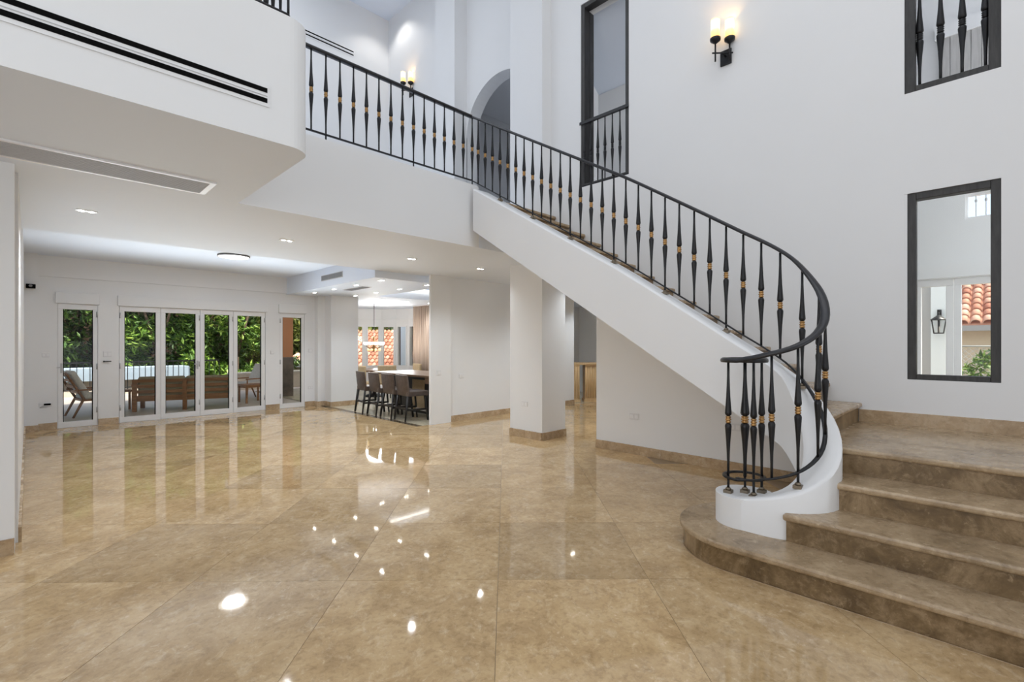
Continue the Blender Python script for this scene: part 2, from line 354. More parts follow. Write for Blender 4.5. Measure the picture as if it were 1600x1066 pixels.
# kitchen ceiling with lit tray
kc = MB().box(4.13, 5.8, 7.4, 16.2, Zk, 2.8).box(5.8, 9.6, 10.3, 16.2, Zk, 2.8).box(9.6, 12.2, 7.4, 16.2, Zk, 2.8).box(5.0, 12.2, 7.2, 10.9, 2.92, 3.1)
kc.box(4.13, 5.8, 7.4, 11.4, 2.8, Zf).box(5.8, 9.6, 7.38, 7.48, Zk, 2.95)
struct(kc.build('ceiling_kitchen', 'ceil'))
cv = MB().box(5.82, 5.86, 7.6, 10.25, 2.80, 2.83).box(5.86, 9.5, 10.24, 10.28, 2.80, 2.83)
tag(cv.build('cove_light', 'cove'), 'hidden strip light glowing in the kitchen tray ceiling', 'light')
# bay with windows behind the dining area
bd = [(532, 15.1), (570.5, 15.4), (595.5, 15.6), (619, 15.6), (638, 15.4), (655, 15.1), (700, 14.4)]
def pd(px, D): r = (px - 800) / 755 * D; return ((D + r) * S2, (D - r) * S2)
bw = MB(); bayp = [pd(*q) for q in bd]; win_no = 0
wins = []
for i in range(6):
    a = Vector((*bayp[i], 0)); b = Vector((*bayp[i + 1], 0)); d = b - a; L = d.length; d.normalize(); nrm = Vector((-d.y, d.x, 0))
    rot = Matrix((d, nrm, Vector((0, 0, 1)))).transposed(); ang = math.atan2(d.y, d.x)
    u0, u1 = (.11, .89) if i else (.42, .92)
    def seg(ua, ub, z0, z1): bw.obox(a + d * L * (ua + ub) / 2 + nrm * .06 + Vector((0, 0, (z0 + z1) / 2)), (L * (ub - ua) / 2 + .003, .06, (z1 - z0) / 2), rot)
    seg(0, u0, 0, 2.9); seg(u1, 1, 0, 2.9); seg(u0, u1, 0, .74); seg(u0, u1, 2.04, 2.9)
    seg_ = (a, d, L, nrm, rot, u0, u1); wins.append(seg_)
    bw.obox(a + d * L / 2 - nrm * .02 + Vector((0, 0, 2.26)), (L / 2, .02, .012), rot)
struct(bw.build('wall_bay', 'wall'))
for k, (a, d, L, nrm, rot, u0, u1) in enumerate(wins[:5]):
    W = L * (u1 - u0); c = a + d * L * (u0 + u1) / 2; ang = math.atan2(d.y, d.x)
    wr_ = sroot('window_%d' % (k + 4), (c.x, c.y, .74)); wr_.rotation_euler = (0, 0, ang); t = .032
    MB().box(-W / 2, W / 2, -.03, .05, 0, t).box(-W / 2, W / 2, -.03, .05, 1.3 - t, 1.3).box(-W / 2, -W / 2 + t, -.03, .05, t, 1.3 - t).box(W / 2 - t, W / 2, -.03, .05, t, 1.3 - t).build('window_frame', 'white', wr_)
    B(-W / 2 + t, W / 2 - t, .0, .008, t, 1.3 - t).build('pane', 'glass', wr_)
struct(MB().box(11.9, 12.1, 3.9, 16, 0, 3.1).box(9.4, 12.1, 3.98, 4.18, 0, 3.1).box(9.6, 12, 9.0, 9.1, 0, 2.95).build('wall_passage', 'wall'))
struct(MB().box(6.0, 9.4, 3.98, 4.2, 0, 2.7).build('wall_passage_side', 'wall'))
# neighbouring room seen through the framed openings
NX = 6.96
nr = MB(); wall_x(nr, NX, NX + .15, -4, 5.0, 0, 5.75, [(-.5, .64, .05, 2.15), (-.15, .224, 2.76, 3.03), (3.97, 5.0, 0, 2.75)])
nr.box(NX - .04, NX, -.55, .69, 2.16, 2.31)
struct(nr.build('wall_neighbour_room', 'wall'))
struct(MB().box(5.95, NX + .15, 4.85, 5.0, 2.75, 6.6).box(5.95, NX + .15, 3.85, 3.97, 0, 2.75).box(5.95, NX + .15, 3.85, 4.85, 2.75, 2.9).box(5.95, NX + .15, -4.2, -4, 0, 6.6).build('wall_neighbour_side', 'wall'))
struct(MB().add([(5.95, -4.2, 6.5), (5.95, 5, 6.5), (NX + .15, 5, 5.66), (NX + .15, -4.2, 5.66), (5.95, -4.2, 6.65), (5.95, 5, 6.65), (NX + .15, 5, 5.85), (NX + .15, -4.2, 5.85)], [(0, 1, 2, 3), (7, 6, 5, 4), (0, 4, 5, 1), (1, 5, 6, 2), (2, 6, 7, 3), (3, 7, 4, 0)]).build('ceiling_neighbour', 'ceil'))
struct(B(5.95, NX + .15, -4.2, 3.97, -.3, -.004).build('floor_neighbour', 'kfloor'))

# skirting boards
def skirt(name, pts, z=0, h=.11, t=.018, step=.9):   # root plus single skirting slabs along a plan path, slabs on the right-hand side
    root = sroot(name, (pts[0][0], pts[0][1], z))
    for a, b in zip(pts[:-1], pts[1:]):
        a = Vector(a); b = Vector(b); d = b - a; L = d.length; d.normalize(); n = Vector((d.y, -d.x)); k = max(1, round(L / step))
        rot = Matrix(((d.x, n.x, 0), (d.y, n.y, 0), (0, 0, 1)))
        for i in range(k):
            c = a + d * L * (i + .5) / k + n * t / 2
            MB().obox((c.x - pts[0][0], c.y - pts[0][1], h / 2), (L / k / 2 - .001, t / 2, h / 2), rot).build('skirting_slab', 'base', root)
skirt('baseboard_left', [(-.6, 4.8), (-.07, 4.8)]); skirt('baseboard_left_return', [(-.055, 5.05), (-.055, 11.2), (.11, 11.2)])
skirt('baseboard_far', [(.11, 11.38), (.345, 11.38)]); skirt('baseboard_far_middle', [(.88, 11.38), (1.168, 11.38)])
skirt('baseboard_far_right', [(3.695, 11.38), (3.985, 11.38)]); skirt('baseboard_far_corner', [(4.55, 11.38), (4.78, 11.38), (4.78, 11.2), (4.95, 11.2), (4.95, 10.87), (5.62, 10.87)])
skirt('baseboard_centre', [(5.55, 7.2), (9.32, 7.2)]); skirt('baseboard_column', [(5.45, 5.49), (5.45, 4.81), (6.0, 4.81)], h=.115, t=.025)
skirt('baseboard_right', [(5.65, 3.97), (5.65, 1.0)], h=.115); skirt('baseboard_landing', [(5.65, .925), (5.65, -1.5)], z=.712, h=.115, step=1.4)

# ------------------------------------------------------------------ staircase
st = thing('staircase', 'curved white staircase with brown travertine steps against the right wall', 'staircase', (3.1, 0, 0))
def sp(mb, name, m, **k):
    o = mb.build(name, m, st, **k); o.location = (-3.1, 0, 0); return o
RI = .178
def step_slab(poly, z, bev=.014): return sp(MB().prism(poly, z - .042, z), 'tread', 'step', bevel=bev, seg=3)
nose = [3.10, 3.43, 3.76, 4.09]
def bull(x0, rad, cx=3.62, cy=1.2):
    arcp = [(cx - rad * math.cos(R(a)), cy + rad * math.sin(R(a))) for a in range(0, 151, 8)]
    return [(x0, -3.2)] + arcp + [(4.0, 1.3), (4.0, -3.2)]
step_slab(bull(3.12, .5), RI)
sp(MB().prism(bull(3.15, .47), 0, RI - .042, False), 'riser', 'riser')
sp(MB().sweep([(*p, 0) for p in bull(3.145, .475)[:18]], [(0, 0), (0, .003), (-.004, .003), (-.004, 0)]), 'grout_line', 'base')
for k in (2, 3, 4):
    x0 = nose[k - 1]; x1 = (nose[k] + .06) if k < 4 else 5.65; ye = {2: .97, 3: .82, 4: .96}[k]
    step_slab([(x0, -3.2), (x0, ye), (x1, ye), (x1, -3.2)], RI * k)
    sp(B(x0 + .03, x0 + .05 if k < 4 else 4.2, -3.2, ye - .015, RI * (k - 1), RI * k - .042), 'riser', 'riser')
sp(MB().box(4.2, 5.64, -3.2, .9, 0, RI * 4 - .043).box(3.9, 4.2, -3.2, .9, 0, RI * 3 - .043), 'landing_body', 'wall')
noseY = [.90] + [1.16 + .272 * i for i in range(14)]
for i, y in enumerate(noseY):
    k = 5 + i; z = RI * k; y1 = (noseY[i + 1] + .05) if i < 14 else 5.2
    step_slab([(4.12, y), (5.645, y), (5.645, y1), (4.12, y1)], z)
    sp(B(4.12, 5.645, y + .03, y + .05, z - RI, z - .042), 'riser', 'riser')
# sloping body under the treads
bd_ = MB(); top = [(noseY[0] + .05, RI * 4 - .05)]
zl = lambda y: .626 + .62 * (y - 1.02)
poly = []
for i, y in enumerate(noseY):
    z = RI * (5 + i); poly += [(y + .051, z - RI - .043), (y + .051, z - .043)]
poly += [(4.99, RI * 19 - .043), (4.99, zl(4.99))] + [(1.0, zl(1.0)), (.951, .55)]
nn = len(poly)
bd_.add([(4.10, y, z) for y, z in poly] + [(5.645, y, z) for y, z in poly], [tuple(range(nn)), tuple(range(2 * nn - 1, nn - 1, -1))] + [(i, nn + i, nn + (i + 1) % nn, (i + 1) % nn) for i in range(nn)])
sp(bd_, 'soffit', 'wall')
# centre path of the balustrade: newel spiral, short leg, half turn, flight, landing
CX, CY, RR = 3.81, 1.13, .31
zkeys = [(0, .50), (.14, .53)] + [(.14 + RR * R(a), z) for a, z in ((45, .61), (90, .77), (135, 1.03), (180, 1.30))]
s_end = .14 + RR * math.pi
zkeys += [(s_end + y - CY, z) for y, z in ((1.5, 1.555), (2.1, 1.95), (2.65, 2.30), (4.86, 3.60))]
zkeys += [(s_end + 4.86 - CY + 3, 3.60)]
def zpath(s):
    if s <= 0: return .50
    for (a, za), (b, zb) in zip(zkeys[:-1], zkeys[1:]):
        if s <= b:
            i = zkeys.index((a, za)); k = (s - a) / (b - a)
            m0 = (zb - zkeys[i - 1][1]) / (b - zkeys[i - 1][0]) if i else (zb - za) / (b - a)
            m1 = (zkeys[i + 2][1] - za) / (zkeys[i + 2][0] - a) if i + 2 < len(zkeys) else 0
            if b > s_end + 2.7 - CY: m0 = m1 = (zb - za) / (b - a)
            h = b - a; return (2*k**3 - 3*k**2 + 1) * za + (k**3 - 2*k**2 + k) * h * m0 + (-2*k**3 + 3*k**2) * zb + (k**3 - k**2) * h * m1
    return 3.60
def ppath(s):
    if s < .14: return Vector((3.50, 1.27 - s, zpath(s)))
    if s < s_end:
        a = (s - .14) / RR; return Vector((CX - RR * math.cos(a), CY - RR * math.sin(a), zpath(s)))
    y = CY + s - s_end
    if y <= 4.86: return Vector((CX + RR, y, zpath(s)))
    return Vector((CX + RR - (y - 4.86), 4.86, 3.60))
s_top = s_end + 4.86 - CY
# curb: white wall that carries the rail
cs = [.0 + .05 * i for i in range(int((s_top - .10) / .05))]
def curb_sect(i):
    s = cs[i]; p = ppath(s); k = min(1, max(0, (s - .14) / (s_end - .14)))
    outer = .055 + .075 * k; inner = .15 if s > s_end else .10 + .05 * k
    topz = -.115 + .05 * k
    bot = (zl(p.y) if s > s_end else .1 + (zl(CY) - .1) * max(0, k - .25) / .75) - p.z
    o = outer
    # right-hand side of travel (newel towards flight) is the inside of the turn? travel is counter-clockwise: outside is to the right
    return [(o, bot), (o, topz - .02), (o - .012, topz - .004), (o - .03, topz), (-inner + .03, topz), (-inner + .012, topz - .004), (-inner, topz - .02), (-inner, bot)]
cb = MB().sweep([ppath(s) for s in cs], curb_sect)
# landing curb joint and newel pad
NC = (3.635, 1.27)
padp = [(NC[0] + .195 * math.cos(R(a)), NC[1] + .195 * math.sin(R(a))) for a in range(0, 360, 12)]
cb.prism(padp, .1, .385, True)
sp(cb, 'curb_wall', 'wall')
cwo = [o for o in st.children if o.name.startswith('curb_wall')][0]
bm_ = cwo.modifiers.new('split', 'EDGE_SPLIT'); bm_.split_angle = R(40)

# balustrade -------------------------------------------------------
HR = .82
def baluster_meshes(h, r=1.0):
    pr = [(.0085, 0), (.0085, .12 * h), (.010, .2 * h), (.014, .30 * h), (.0215, .425 * h), (.0225, .445 * h), (.018, .462 * h), (.011, .468 * h)]
    pr2 = [(.011, .532 * h), (.018, .538 * h), (.0225, .553 * h), (.0215, .57 * h), (.014, .70 * h), (.0105, .80 * h), (.0085, .88 * h), (.0085, h)]
    b = MB().lathe([(a * r, z) for a, z in pr], seg=10).lathe([(a * r, z) for a, z in pr2], seg=10)
    g = MB().lathe([(.011 * r, .468 * h)] + [(q * r, h * (.468 + .064 * z)) for q, z in ((.017, .06), (.0185, .16), (.017, .27), (.0125, .33), (.019, .42), (.0205, .5), (.019, .58), (.0125, .67), (.017, .73), (.0185, .84), (.017, .94))] + [(.011 * r, .532 * h)], seg=10)
    return b.mesh('baluster', 'iron'), g.mesh('collar', 'gold'), MB().lathe([(.011 * r, .468 * h), (.02 * r, .48 * h), (.012 * r, .49 * h), (.02 * r, .5 * h), (.012 * r, .51 * h), (.02 * r, .52 * h), (.011 * r, .532 * h)], seg=10).mesh('collar', 'iron')
bal_me, gold_me, blackc_me = baluster_meshes(HR)
foot_me = MB().box(-.026, .026, -.026, .026, 0, .022).lathe([(.016, .022), (.02, .03), (.012, .04)]).mesh('foot', 'foot')
def add_baluster(root, p, h=HR, foot=None, meshes=(None, None)):
    b = inst('baluster', meshes[0] or bal_me, root, Vector(p) - root.location)
    inst('collar', meshes[1] or gold_me, b)
    if foot:
        f = inst('foot', foot_me, b, (0, 0, -foot))
        fb = MB().lathe([(.0085, -foot + .03), (.0085, .002)]).build('stem', 'iron', b)
    return b
rl = thing('stair_railing', 'black wrought iron railing with gold collars sweeping down the curved staircase', 'railing', (3.6, 1.2, .38))
step = .04
# spiral turns the same way as the half turn (counter-clockwise seen from below the newel)
spiral = []
for i in range(34):
    ph = R(180 - 11.5 * (33 - i)); rad = max(.028, .135 - .0036 * max(0, 33 - i - 18))
    spiral.append(Vector((NC[0] + rad * math.cos(ph), NC[1] + rad * math.sin(ph), .50)))
spiral[-1] = Vector((3.50, 1.27, .50))
sp_dir = spiral
main = [ppath(step * i) for i in range(1, int(s_top / step))] + [ppath(s_top - .005)]
land = [Vector((4.12 - .03, 4.86, 3.60))] + [Vector((x_, 4.86, 3.60)) for x_ in (3.9, 3.0, 2.0, 1.30)]
pts = spiral + main + [Vector((4.12, 4.86, 3.605))] + land
railsec = [(-.024, HR), (.024, HR), (.029, HR + .010), (.027, HR + .024), (.015, HR + .034), (-.015, HR + .034), (-.027, HR + .024), (-.029, HR + .010)]
barsec = [(-.014, -.006), (.014, -.006), (.014, .006), (-.014, .006)]
def rl_(mb, name, m, **k):
    o = mb.build(name, m, rl, **k); o.location = -rl.location; return o
rl_(MB().sweep(pts, railsec), 'handrail', 'rail'); rl_(MB().sweep(pts, barsec), 'bottom_bar', 'iron')
rl_(MB().lathe([(.05, 0), (.055, .01), (.045, .022)], (NC[0], NC[1], .50 + HR + .005), 20), 'volute_cap', 'rail')
for i, a in enumerate((135, 225, 315)):
    rad = (.12, .125, .12, .10)[i]
    p = Vector((NC[0] + rad * math.cos(R(a)), NC[1] + rad * math.sin(R(a)), .50)); add_baluster(rl, p, foot=.115)
pb, pg, _ = baluster_meshes(HR, 1.35)
add_baluster(rl, (NC[0], NC[1], .50), foot=.115, meshes=(pb, pg))
s = .215; k = 0
while s < s_top - .09:
    on = s > s_end - .05
    add_baluster(rl, ppath(s), foot=(.105 if s < .6 else .07) if k % 4 == 1 else None); k += 1
    s += .137 if on else .158
for i in range(1, 19): add_baluster(rl, (4.12 - .151 * i, 4.86, 3.60), foot=.1 if i % 7 == 6 else None)
add_baluster(rl, (4.12, 4.86, 3.60), foot=.1)
# balcony railing at the upper left
br = thing('balcony_railing', 'black iron railing along the white balcony edge at upper left', 'railing', (1.2, 3.27, 3.52))
bp = [Vector((-1.4, 3.27, 3.6)), Vector((0, 3.27, 3.6)), Vector((1.19, 3.27, 3.6)), Vector((1.2, 3.28, 3.6)), Vector((1.2, 4.0, 3.6)), Vector((1.2, 4.8, 3.6))]
for nm, se, mm in (('handrail', railsec, 'rail'), ('bottom_bar', barsec, 'iron')):
    o = MB().sweep(bp, se).build(nm, mm, br); o.location = -br.location
for i in range(17): add_baluster(br, (1.2 - .14 * i, 3.27, 3.6), foot=.08 if i % 5 == 0 else None)
for i in range(1, 11): add_baluster(br, (1.2, 3.27 + .14 * i, 3.6))

# framed openings in the right wall --------------------------------
def framed(name, y0, y1, z0, z1, x=5.66, w_=.062, dp=.10, glass=True, bottom=True):
    rt = sroot(name, (x, y0, z0)); H_ = z1 - z0; L = y1 - y0
    f = MB().box(0, dp, 0, w_, 0, H_).box(0, dp, L - w_, L, 0, H_).box(0, dp, w_, L - w_, H_ - w_, H_)
    if bottom: f.box(0, dp, w_, L - w_, 0, w_ * .75)
    f.build('window_frame', 'frame', rt, bevel=.004)
    if glass: B(.05, .056, w_, L - w_, w_ * .75, H_ - w_).build('pane', 'glass', rt)
    return rt
framed('window_1', -.035, .566, 1.13, 2.818)
struct(B(5.655, 5.95, .566, .586, 1.13, 2.818).build('trim_4', 'wall'))
w2 = framed('window_2', -.035, .586, 3.73, 6.3, glass=False, w_=.075)
w3 = framed('window_3', 3.45, 4.243, 3.717, 6.36, glass=False, w_=.06, dp=.12)
MB().box(.15, .25, .75, .79, 0, 2.6).build('inner_stile', 'frame', w3)
ub_me, _, uc_me = baluster_meshes(.9, 1.0); tb_me, _, tc_me = baluster_meshes(.92, 1.35)
r2 = thing('window_balustrade', 'black iron balusters standing in the high framed opening at upper right', 'railing', (5.72, .27, 3.78))
o = B(-.012, .012, -.28, .28, -.006, .012).build('bottom_bar', 'iron', r2)
for y in (.485, .343, .202, .058):
    b = inst('baluster', tb_me, r2, (0, y - .27, .0)); inst('collar', tc_me, b)
B(-.012, .012, -.28, .28, .91, .95).build('top_bar', 'rail', r2)
r3 = thing('window_balustrade', 'black iron balusters and rail in the tall narrow framed opening above the stair', 'railing', (5.67, 3.84, 3.75))
B(-.012, .012, -.39, .40, -.03, -.01).build('bottom_bar', 'iron', r3)
for y in (4.19, 4.08, 3.96, 3.84, 3.72, 3.60):
    b = inst('baluster', ub_me, r3, (0, y - 3.84, -.02)); inst('collar', uc_me, b)
B(-.03, .012, -.39, .42, .87, .91).build('handrail', 'rail', r3)

# ------------------------------------------------------------------ exterior doors
def door(name, x0, x1, hinge=None, handle=None, t=.065, z1=2.15):
    rt = sroot(name, ((x0 + x1) / 2, 11.42, 0)); W = (x1 - x0) / 2; tb = .10
    MB().box(-W, W, -.03, .05, 0, tb).box(-W, W, -.03, .05, z1 - .09, z1).box(-W, -W + t, -.03, .05, tb, z1 - .09).box(W - t, W, -.03, .05, tb, z1 - .09).build('door_frame', 'white', rt, bevel=.004)
    B(-W + t, W - t, .005, .013, tb, z1 - .09).build('pane', 'glass', rt)
    for s_, off in ((-1, 0), (1, 0)):
        B(s_ * (W - t) - (.012 if s_ > 0 else 0), s_ * (W - t) + (.012 if s_ < 0 else 0), -.005, .025, tb, z1 - .09).build('glazing_bead', 'dark', rt)
    for z in ((.28, 1.05, 1.98) if hinge else ()):
        MB().lathe([(.011, -.05), (.011, .05)], (hinge * (W - .012), -.04, z), 8).build('hinge', 'grille', rt)
    if handle:
        MB().box(handle * (W - .045) - .014, handle * (W - .045) + .014, -.04, -.028, .95, 1.12).box(handle * (W - .045) - .008, handle * (W - .045) + .008, -.07, -.04, 1.04, 1.06).box(handle * (W - .045) - .06, handle * (W - .045) + .01, -.08, -.065, 1.04, 1.06).build('door_handle', 'grille', rt)
    return rt
door('door_1', .352, .875, hinge=1, handle=-1)
xs = [1.175, 1.80, 2.455, 3.06, 3.688]
for i in range(4): door('door_%d' % (i + 2), xs[i] + .002, xs[i + 1] - .002, hinge=(-1, 1, 1, 1)[i], handle=(None, 1, None, None)[i], t=.075)
door('door_6', 3.993, 4.543, hinge=-1, handle=None)
for i, (a, b) in enumerate(((.32, .90), (1.15, 3.72), (3.96, 4.57))):
    struct(B(a, b, 11.33, 11.385, 2.155, 2.345).build('trim_%d' % (5 + i), 'wall', bevel=.006))

# ------------------------------------------------------------------ ceiling fittings
def slot_vent(name, label, x0, x1, y, z, n=2, gap=.062, th=.030):
    rt = thing(name, label, 'air vent', ((x0 + x1) / 2, y, z)); L = (x1 - x0) / 2
    B(-L - .012, L + .012, -.004, .0, -.022, gap + th + .022).build('vent_plate', 'wall', rt)
    for i in range(n): B(-L, L, -.0065, -.0035, i * gap, i * gap + th).build('slot', 'dark', rt)
    B(-L, L, -.007, -.004, th + .012, th + .016).build('rib', 'grille', rt)
slot_vent('slot_vent', 'long black double slot air vent in the white balcony face', -2.6, 1.03, 3.148, 2.922, gap=.062, th=.028)
slot_vent('slot_vent', 'thin black double slot air vent high on the upper far wall', 3.3, 4.82, 9.526, 7.50, gap=.07, th=.025)
gr = thing('ceiling_grille', 'long grey air grille set in the soffit under the balcony', 'air vent', (.2, 4.45, Zc))
MB().box(-1.0, .83, -.19, -.165, -.012, 0).box(-1.0, .83, .165, .19, -.012, 0).box(.79, .83, -.165, .165, -.012, 0).box(-1.0, -.96, -.165, .165, -.012, 0).build('grille_frame', 'white', gr)
B(-.96, .79, -.165, .165, -.004, -.001).build('grille_back', 'grille', gr)
lou = B(-.96, .79, -.004, .004, -.010, -.004).mesh('louvre', 'grille')
for i in range(13): inst('louvre', lou, gr, (0, -.15 + .025 * i, 0))
kg = thing('ceiling_grille', 'grey air grille flush in the kitchen ceiling among spotlights', 'air vent', (4.70, 9.15, Zk))
MB().box(-.1, .1, -.42, .42, -.006, 0).build('grille_frame', 'grille', kg)
lou2 = B(-.004, .004, -.39, .39, -.012, -.006).mesh('louvre', 'grille_dark')
for i in range(7): inst('louvre', lou2, kg, (-.075 + .025 * i, 0, 0))
vv = thing('wall_vent', 'small dark grey louvred vent on the ceiling step before the kitchen', 'air vent', (4.128, 9.04, 2.756))
B(-.006, .002, -.46, .46, -.055, .055).build('vent_plate', 'grille', vv)
for i in range(3): B(-.012, -.006, -.44 + .3 * i, -.16 + .3 * i, -.042, .042).build('louvre', 'grille_dark', vv)
def downlight(x, y, z, label, dbl=True, horiz=True, power=14, spot=True):
    rt = thing('downlight', label, 'ceiling light', (x, y, z), 0, 'recessed downlights')
    sp_ = .036 if dbl else 0
    hx, hy = ((sp_ + .042, .036) if horiz else (.036, sp_ + .042))
    B(-hx, hx, -hy, hy, -.006, 0).build('trim_ring', 'white', rt)
    for sgn in ((-1, 1) if dbl else (0,)):
        c = (sgn * sp_ * (1 if horiz else 0), sgn * sp_ * (0 if horiz else 1), 0)
        MB().lathe([(.021, -.0085), (.019, -.0075)], c, 12).build('bulb', 'bulb', rt)
    if spot:
        l = light('downlight_beam', 'SPOT', (0, 0, -.03), power, (.88, .945, 1), (0, 0, 0), spot_size=R(135), spot_blend=.7, shadow_soft_size=.02); l.parent = rt
MAINL = ['nearest the left wall', 'above the landing edge, left of centre', 'right of the round ceiling lamp', 'beside the staircase column']
for i, x in enumerate((.382, 2.19, 3.95, 5.28)):
    downlight(x, 6.02, Zc, 'twin recessed downlight in the hall ceiling ' + MAINL[i], power=(60, 60, 55, 40)[i])
for i, x in enumerate((4.41, 5.36)):
    for j, y in enumerate((7.66, 8.60, 9.55, 10.5)):
        downlight(x, y, Zk, 'recessed spotlight in the kitchen ceiling, %s row, %s from the far wall' % (('outer', 'inner')[i], ('fourth', 'third', 'second', 'first')[j]), dbl=True, horiz=False, power=32, spot=(j % 2 == 0))
for i, x in enumerate((6.32, 7.04, 7.78)):
    downlight(x, 10.97, Zk, 'recessed spotlight before the bay window, %s from the left' % ('first', 'second', 'third')[i], power=30)
for x, y, lab in ((7.6, 5.9, 'recessed downlight in the back passage behind the column'), (6.55, 4.5, 'recessed downlight in the passage beside the free-standing column'), (9.4, 6.3, 'recessed downlight above the passage end near the oak console')): downlight(x, y, Zc, lab, power=60)  # downlights added out of sight to brighten the passage and column
rd = thing('ceiling_lamp', 'round flush ceiling lamp with dark rim and lit white diffuser', 'ceiling light', (2.45, 9.1, Zb))
MB().lathe([(.20, 0), (.24, -.004), (.245, -.026), (.235, -.032), (.225, -.029)][::-1], seg=32).build('rim', 'grille_dark', rd)
MB().lathe([(.0, -.045), (.15, -.042), (.23, -.029)], seg=32, cap=False).build('diffuser', 'panel', rd)
l = light('ceiling_lamp_light', 'AREA', (0, 0, -.055), 18, (.97, .98, 1), shape='DISK', size=.30); l.parent = rd
light('upper_downlight', 'SPOT', (5.25, 8.9, Zt - .05), 30, (1, .97, .92), (0, 0, 0), spot_size=R(110), spot_blend=.6, shadow_soft_size=.06)

# sconces
def sconce(loc, label, rz=0):
    rt = thing('wall_sconce', label, 'wall light', loc, rz)
    B(-.022, 0, -.062, .062, -.085, .085).build('back_plate', 'iron', rt, bevel=.004)
    A, Bq = Vector((-.165, .058, 0)), Vector((-.06, -.060, 0)); d = (A - Bq).normalized() * .035
    MB().tube((-.02, 0, .01), (-.11, 0, .01), .010).tube(A + d + Vector((0, 0, .01)), Bq - d + Vector((0, 0, .01)), .009).build('arm', 'iron', rt)
    for c in (A, Bq):
        MB().tube(c + Vector((0, 0, -.085)), c + Vector((0, 0, .125)), .0095).build('stem', 'iron', rt)
        MB().lathe([(.012, .115), (.03, .13), (.055, .15), (.058, .175), (.05, .18)], c, 20).build('cup', 'iron', rt)
        MB().lathe([(.047, .18), (.048, .385), (.044, .385), (.043, .185)], c, 20, cap=False).build('shade', 'amber', rt)
        light_ = light('sconce_glow', 'POINT', c + Vector((0, 0, .33)), 2.0, (1, .66, .28), shadow_soft_size=.03); light_.parent = rt
sconce((5.65, 2.178, 4.73), 'two-candle black iron sconce with amber shades on the big right wall')
sconce((5.65, 8.617, 6.70), 'lit amber sconce half hidden behind the landing railing on the upper far wall')

# plates, camera
def plate(loc, rz, label, w_=.085, h=.085, n=1, cat='switch'):
    rt = thing('wall_plate', label, cat, loc, rz)
    B(-w_ / 2, w_ / 2, -.009, 0, -h / 2, h / 2).build('plate', 'plate', rt, bevel=.003)
    for i in range(n):
        c = (i - (n - 1) / 2) * w_ / n
        B(c - w_ / n * .32, c + w_ / n * .32, -.013, -.008, -h * .28, h * .28).build('key', 'white', rt)
yp = 11.38
plate((.205, yp, 1.265), 0, 'white switch beside the leftmost glass door', .10, .07, 2)
plate((.20, yp, .42), 0, 'socket with black plug low beside the leftmost glass door', .16, .07, 1, 'socket')
plate((1.01, yp, 1.27), 0, 'white switch between single door and folding doors', .12, .10, 2)
plate((3.83, yp, 1.27), 0, 'white switch between folding doors and rightmost glass door', .08, .08, 1)
plate((4.68, yp, 1.30), 0, 'white switch right of the rightmost glass door', .10, .09, 1)
plate((4.68, yp, .43), 0, 'low socket right of the rightmost glass door', .11, .07, 2, 'socket')
plate((5.27, 7.15, .93), 0, 'white thermostat plate on the grey pier beside the kitchen bar', .09, .09, 1)
plate((5.83, 7.2, .845), 0, 'double switch on the white wall right of the pier', .12, .085, 2)
plate((5.45, 5.17, .52), R(-90), 'low socket on the free-standing column', .13, .085, 2, 'socket')
plate((5.65, 3.368, .497), R(-90), 'low double socket on the wall under the stair', .14, .085, 2, 'socket')
plate((5.65, 2.078, .51), R(-90), 'low socket behind the newel balusters under the stair', .12, .085, 2, 'socket')
pk = thing('plug', 'black plug and white cable at the low left socket', 'plug', (.22, 11.366, .43))
B(-.04, .045, -.03, 0, -.014, .014).build('plug_body', 'dark', pk, bevel=.004)
MB().sweep([(-.04, -.02, 0), (-.075, -.03, -.02), (-.085, -.025, -.05), (-.05, -.02, -.065), (0, -.015, -.06)], [(.004, 0), (0, .004), (-.004, 0), (0, -.004)]).build('cable', 'plate', pk)
kh = thing('coat_hook', 'small black handle on the wall between the first doors', 'hook', (1.0, yp, 1.14))
MB().box(-.05, .06, -.045, -.03, -.008, .008).box(-.05, -.035, -.03, 0, -.012, .012).build('hook', 'dark', kh, bevel=.003)
sc_ = thing('security_camera', 'small black security camera on the left far pilaster', 'camera', (.02, 11.2, 2.40))
MB().box(-.03, .03, -.02, 0, -.03, .03).build('mount', 'dark', sc_); MB().box(-.055, .06, -.13, -.02, -.035, .03).build('camera_body', 'dark', sc_, bevel=.008)
MB().lathe([(.022, 0), (.02, .012)], (0, -.13, 0), 12, Matrix.Rotation(R(90), 3, 'X')).build('lens', 'grille_dark', sc_)

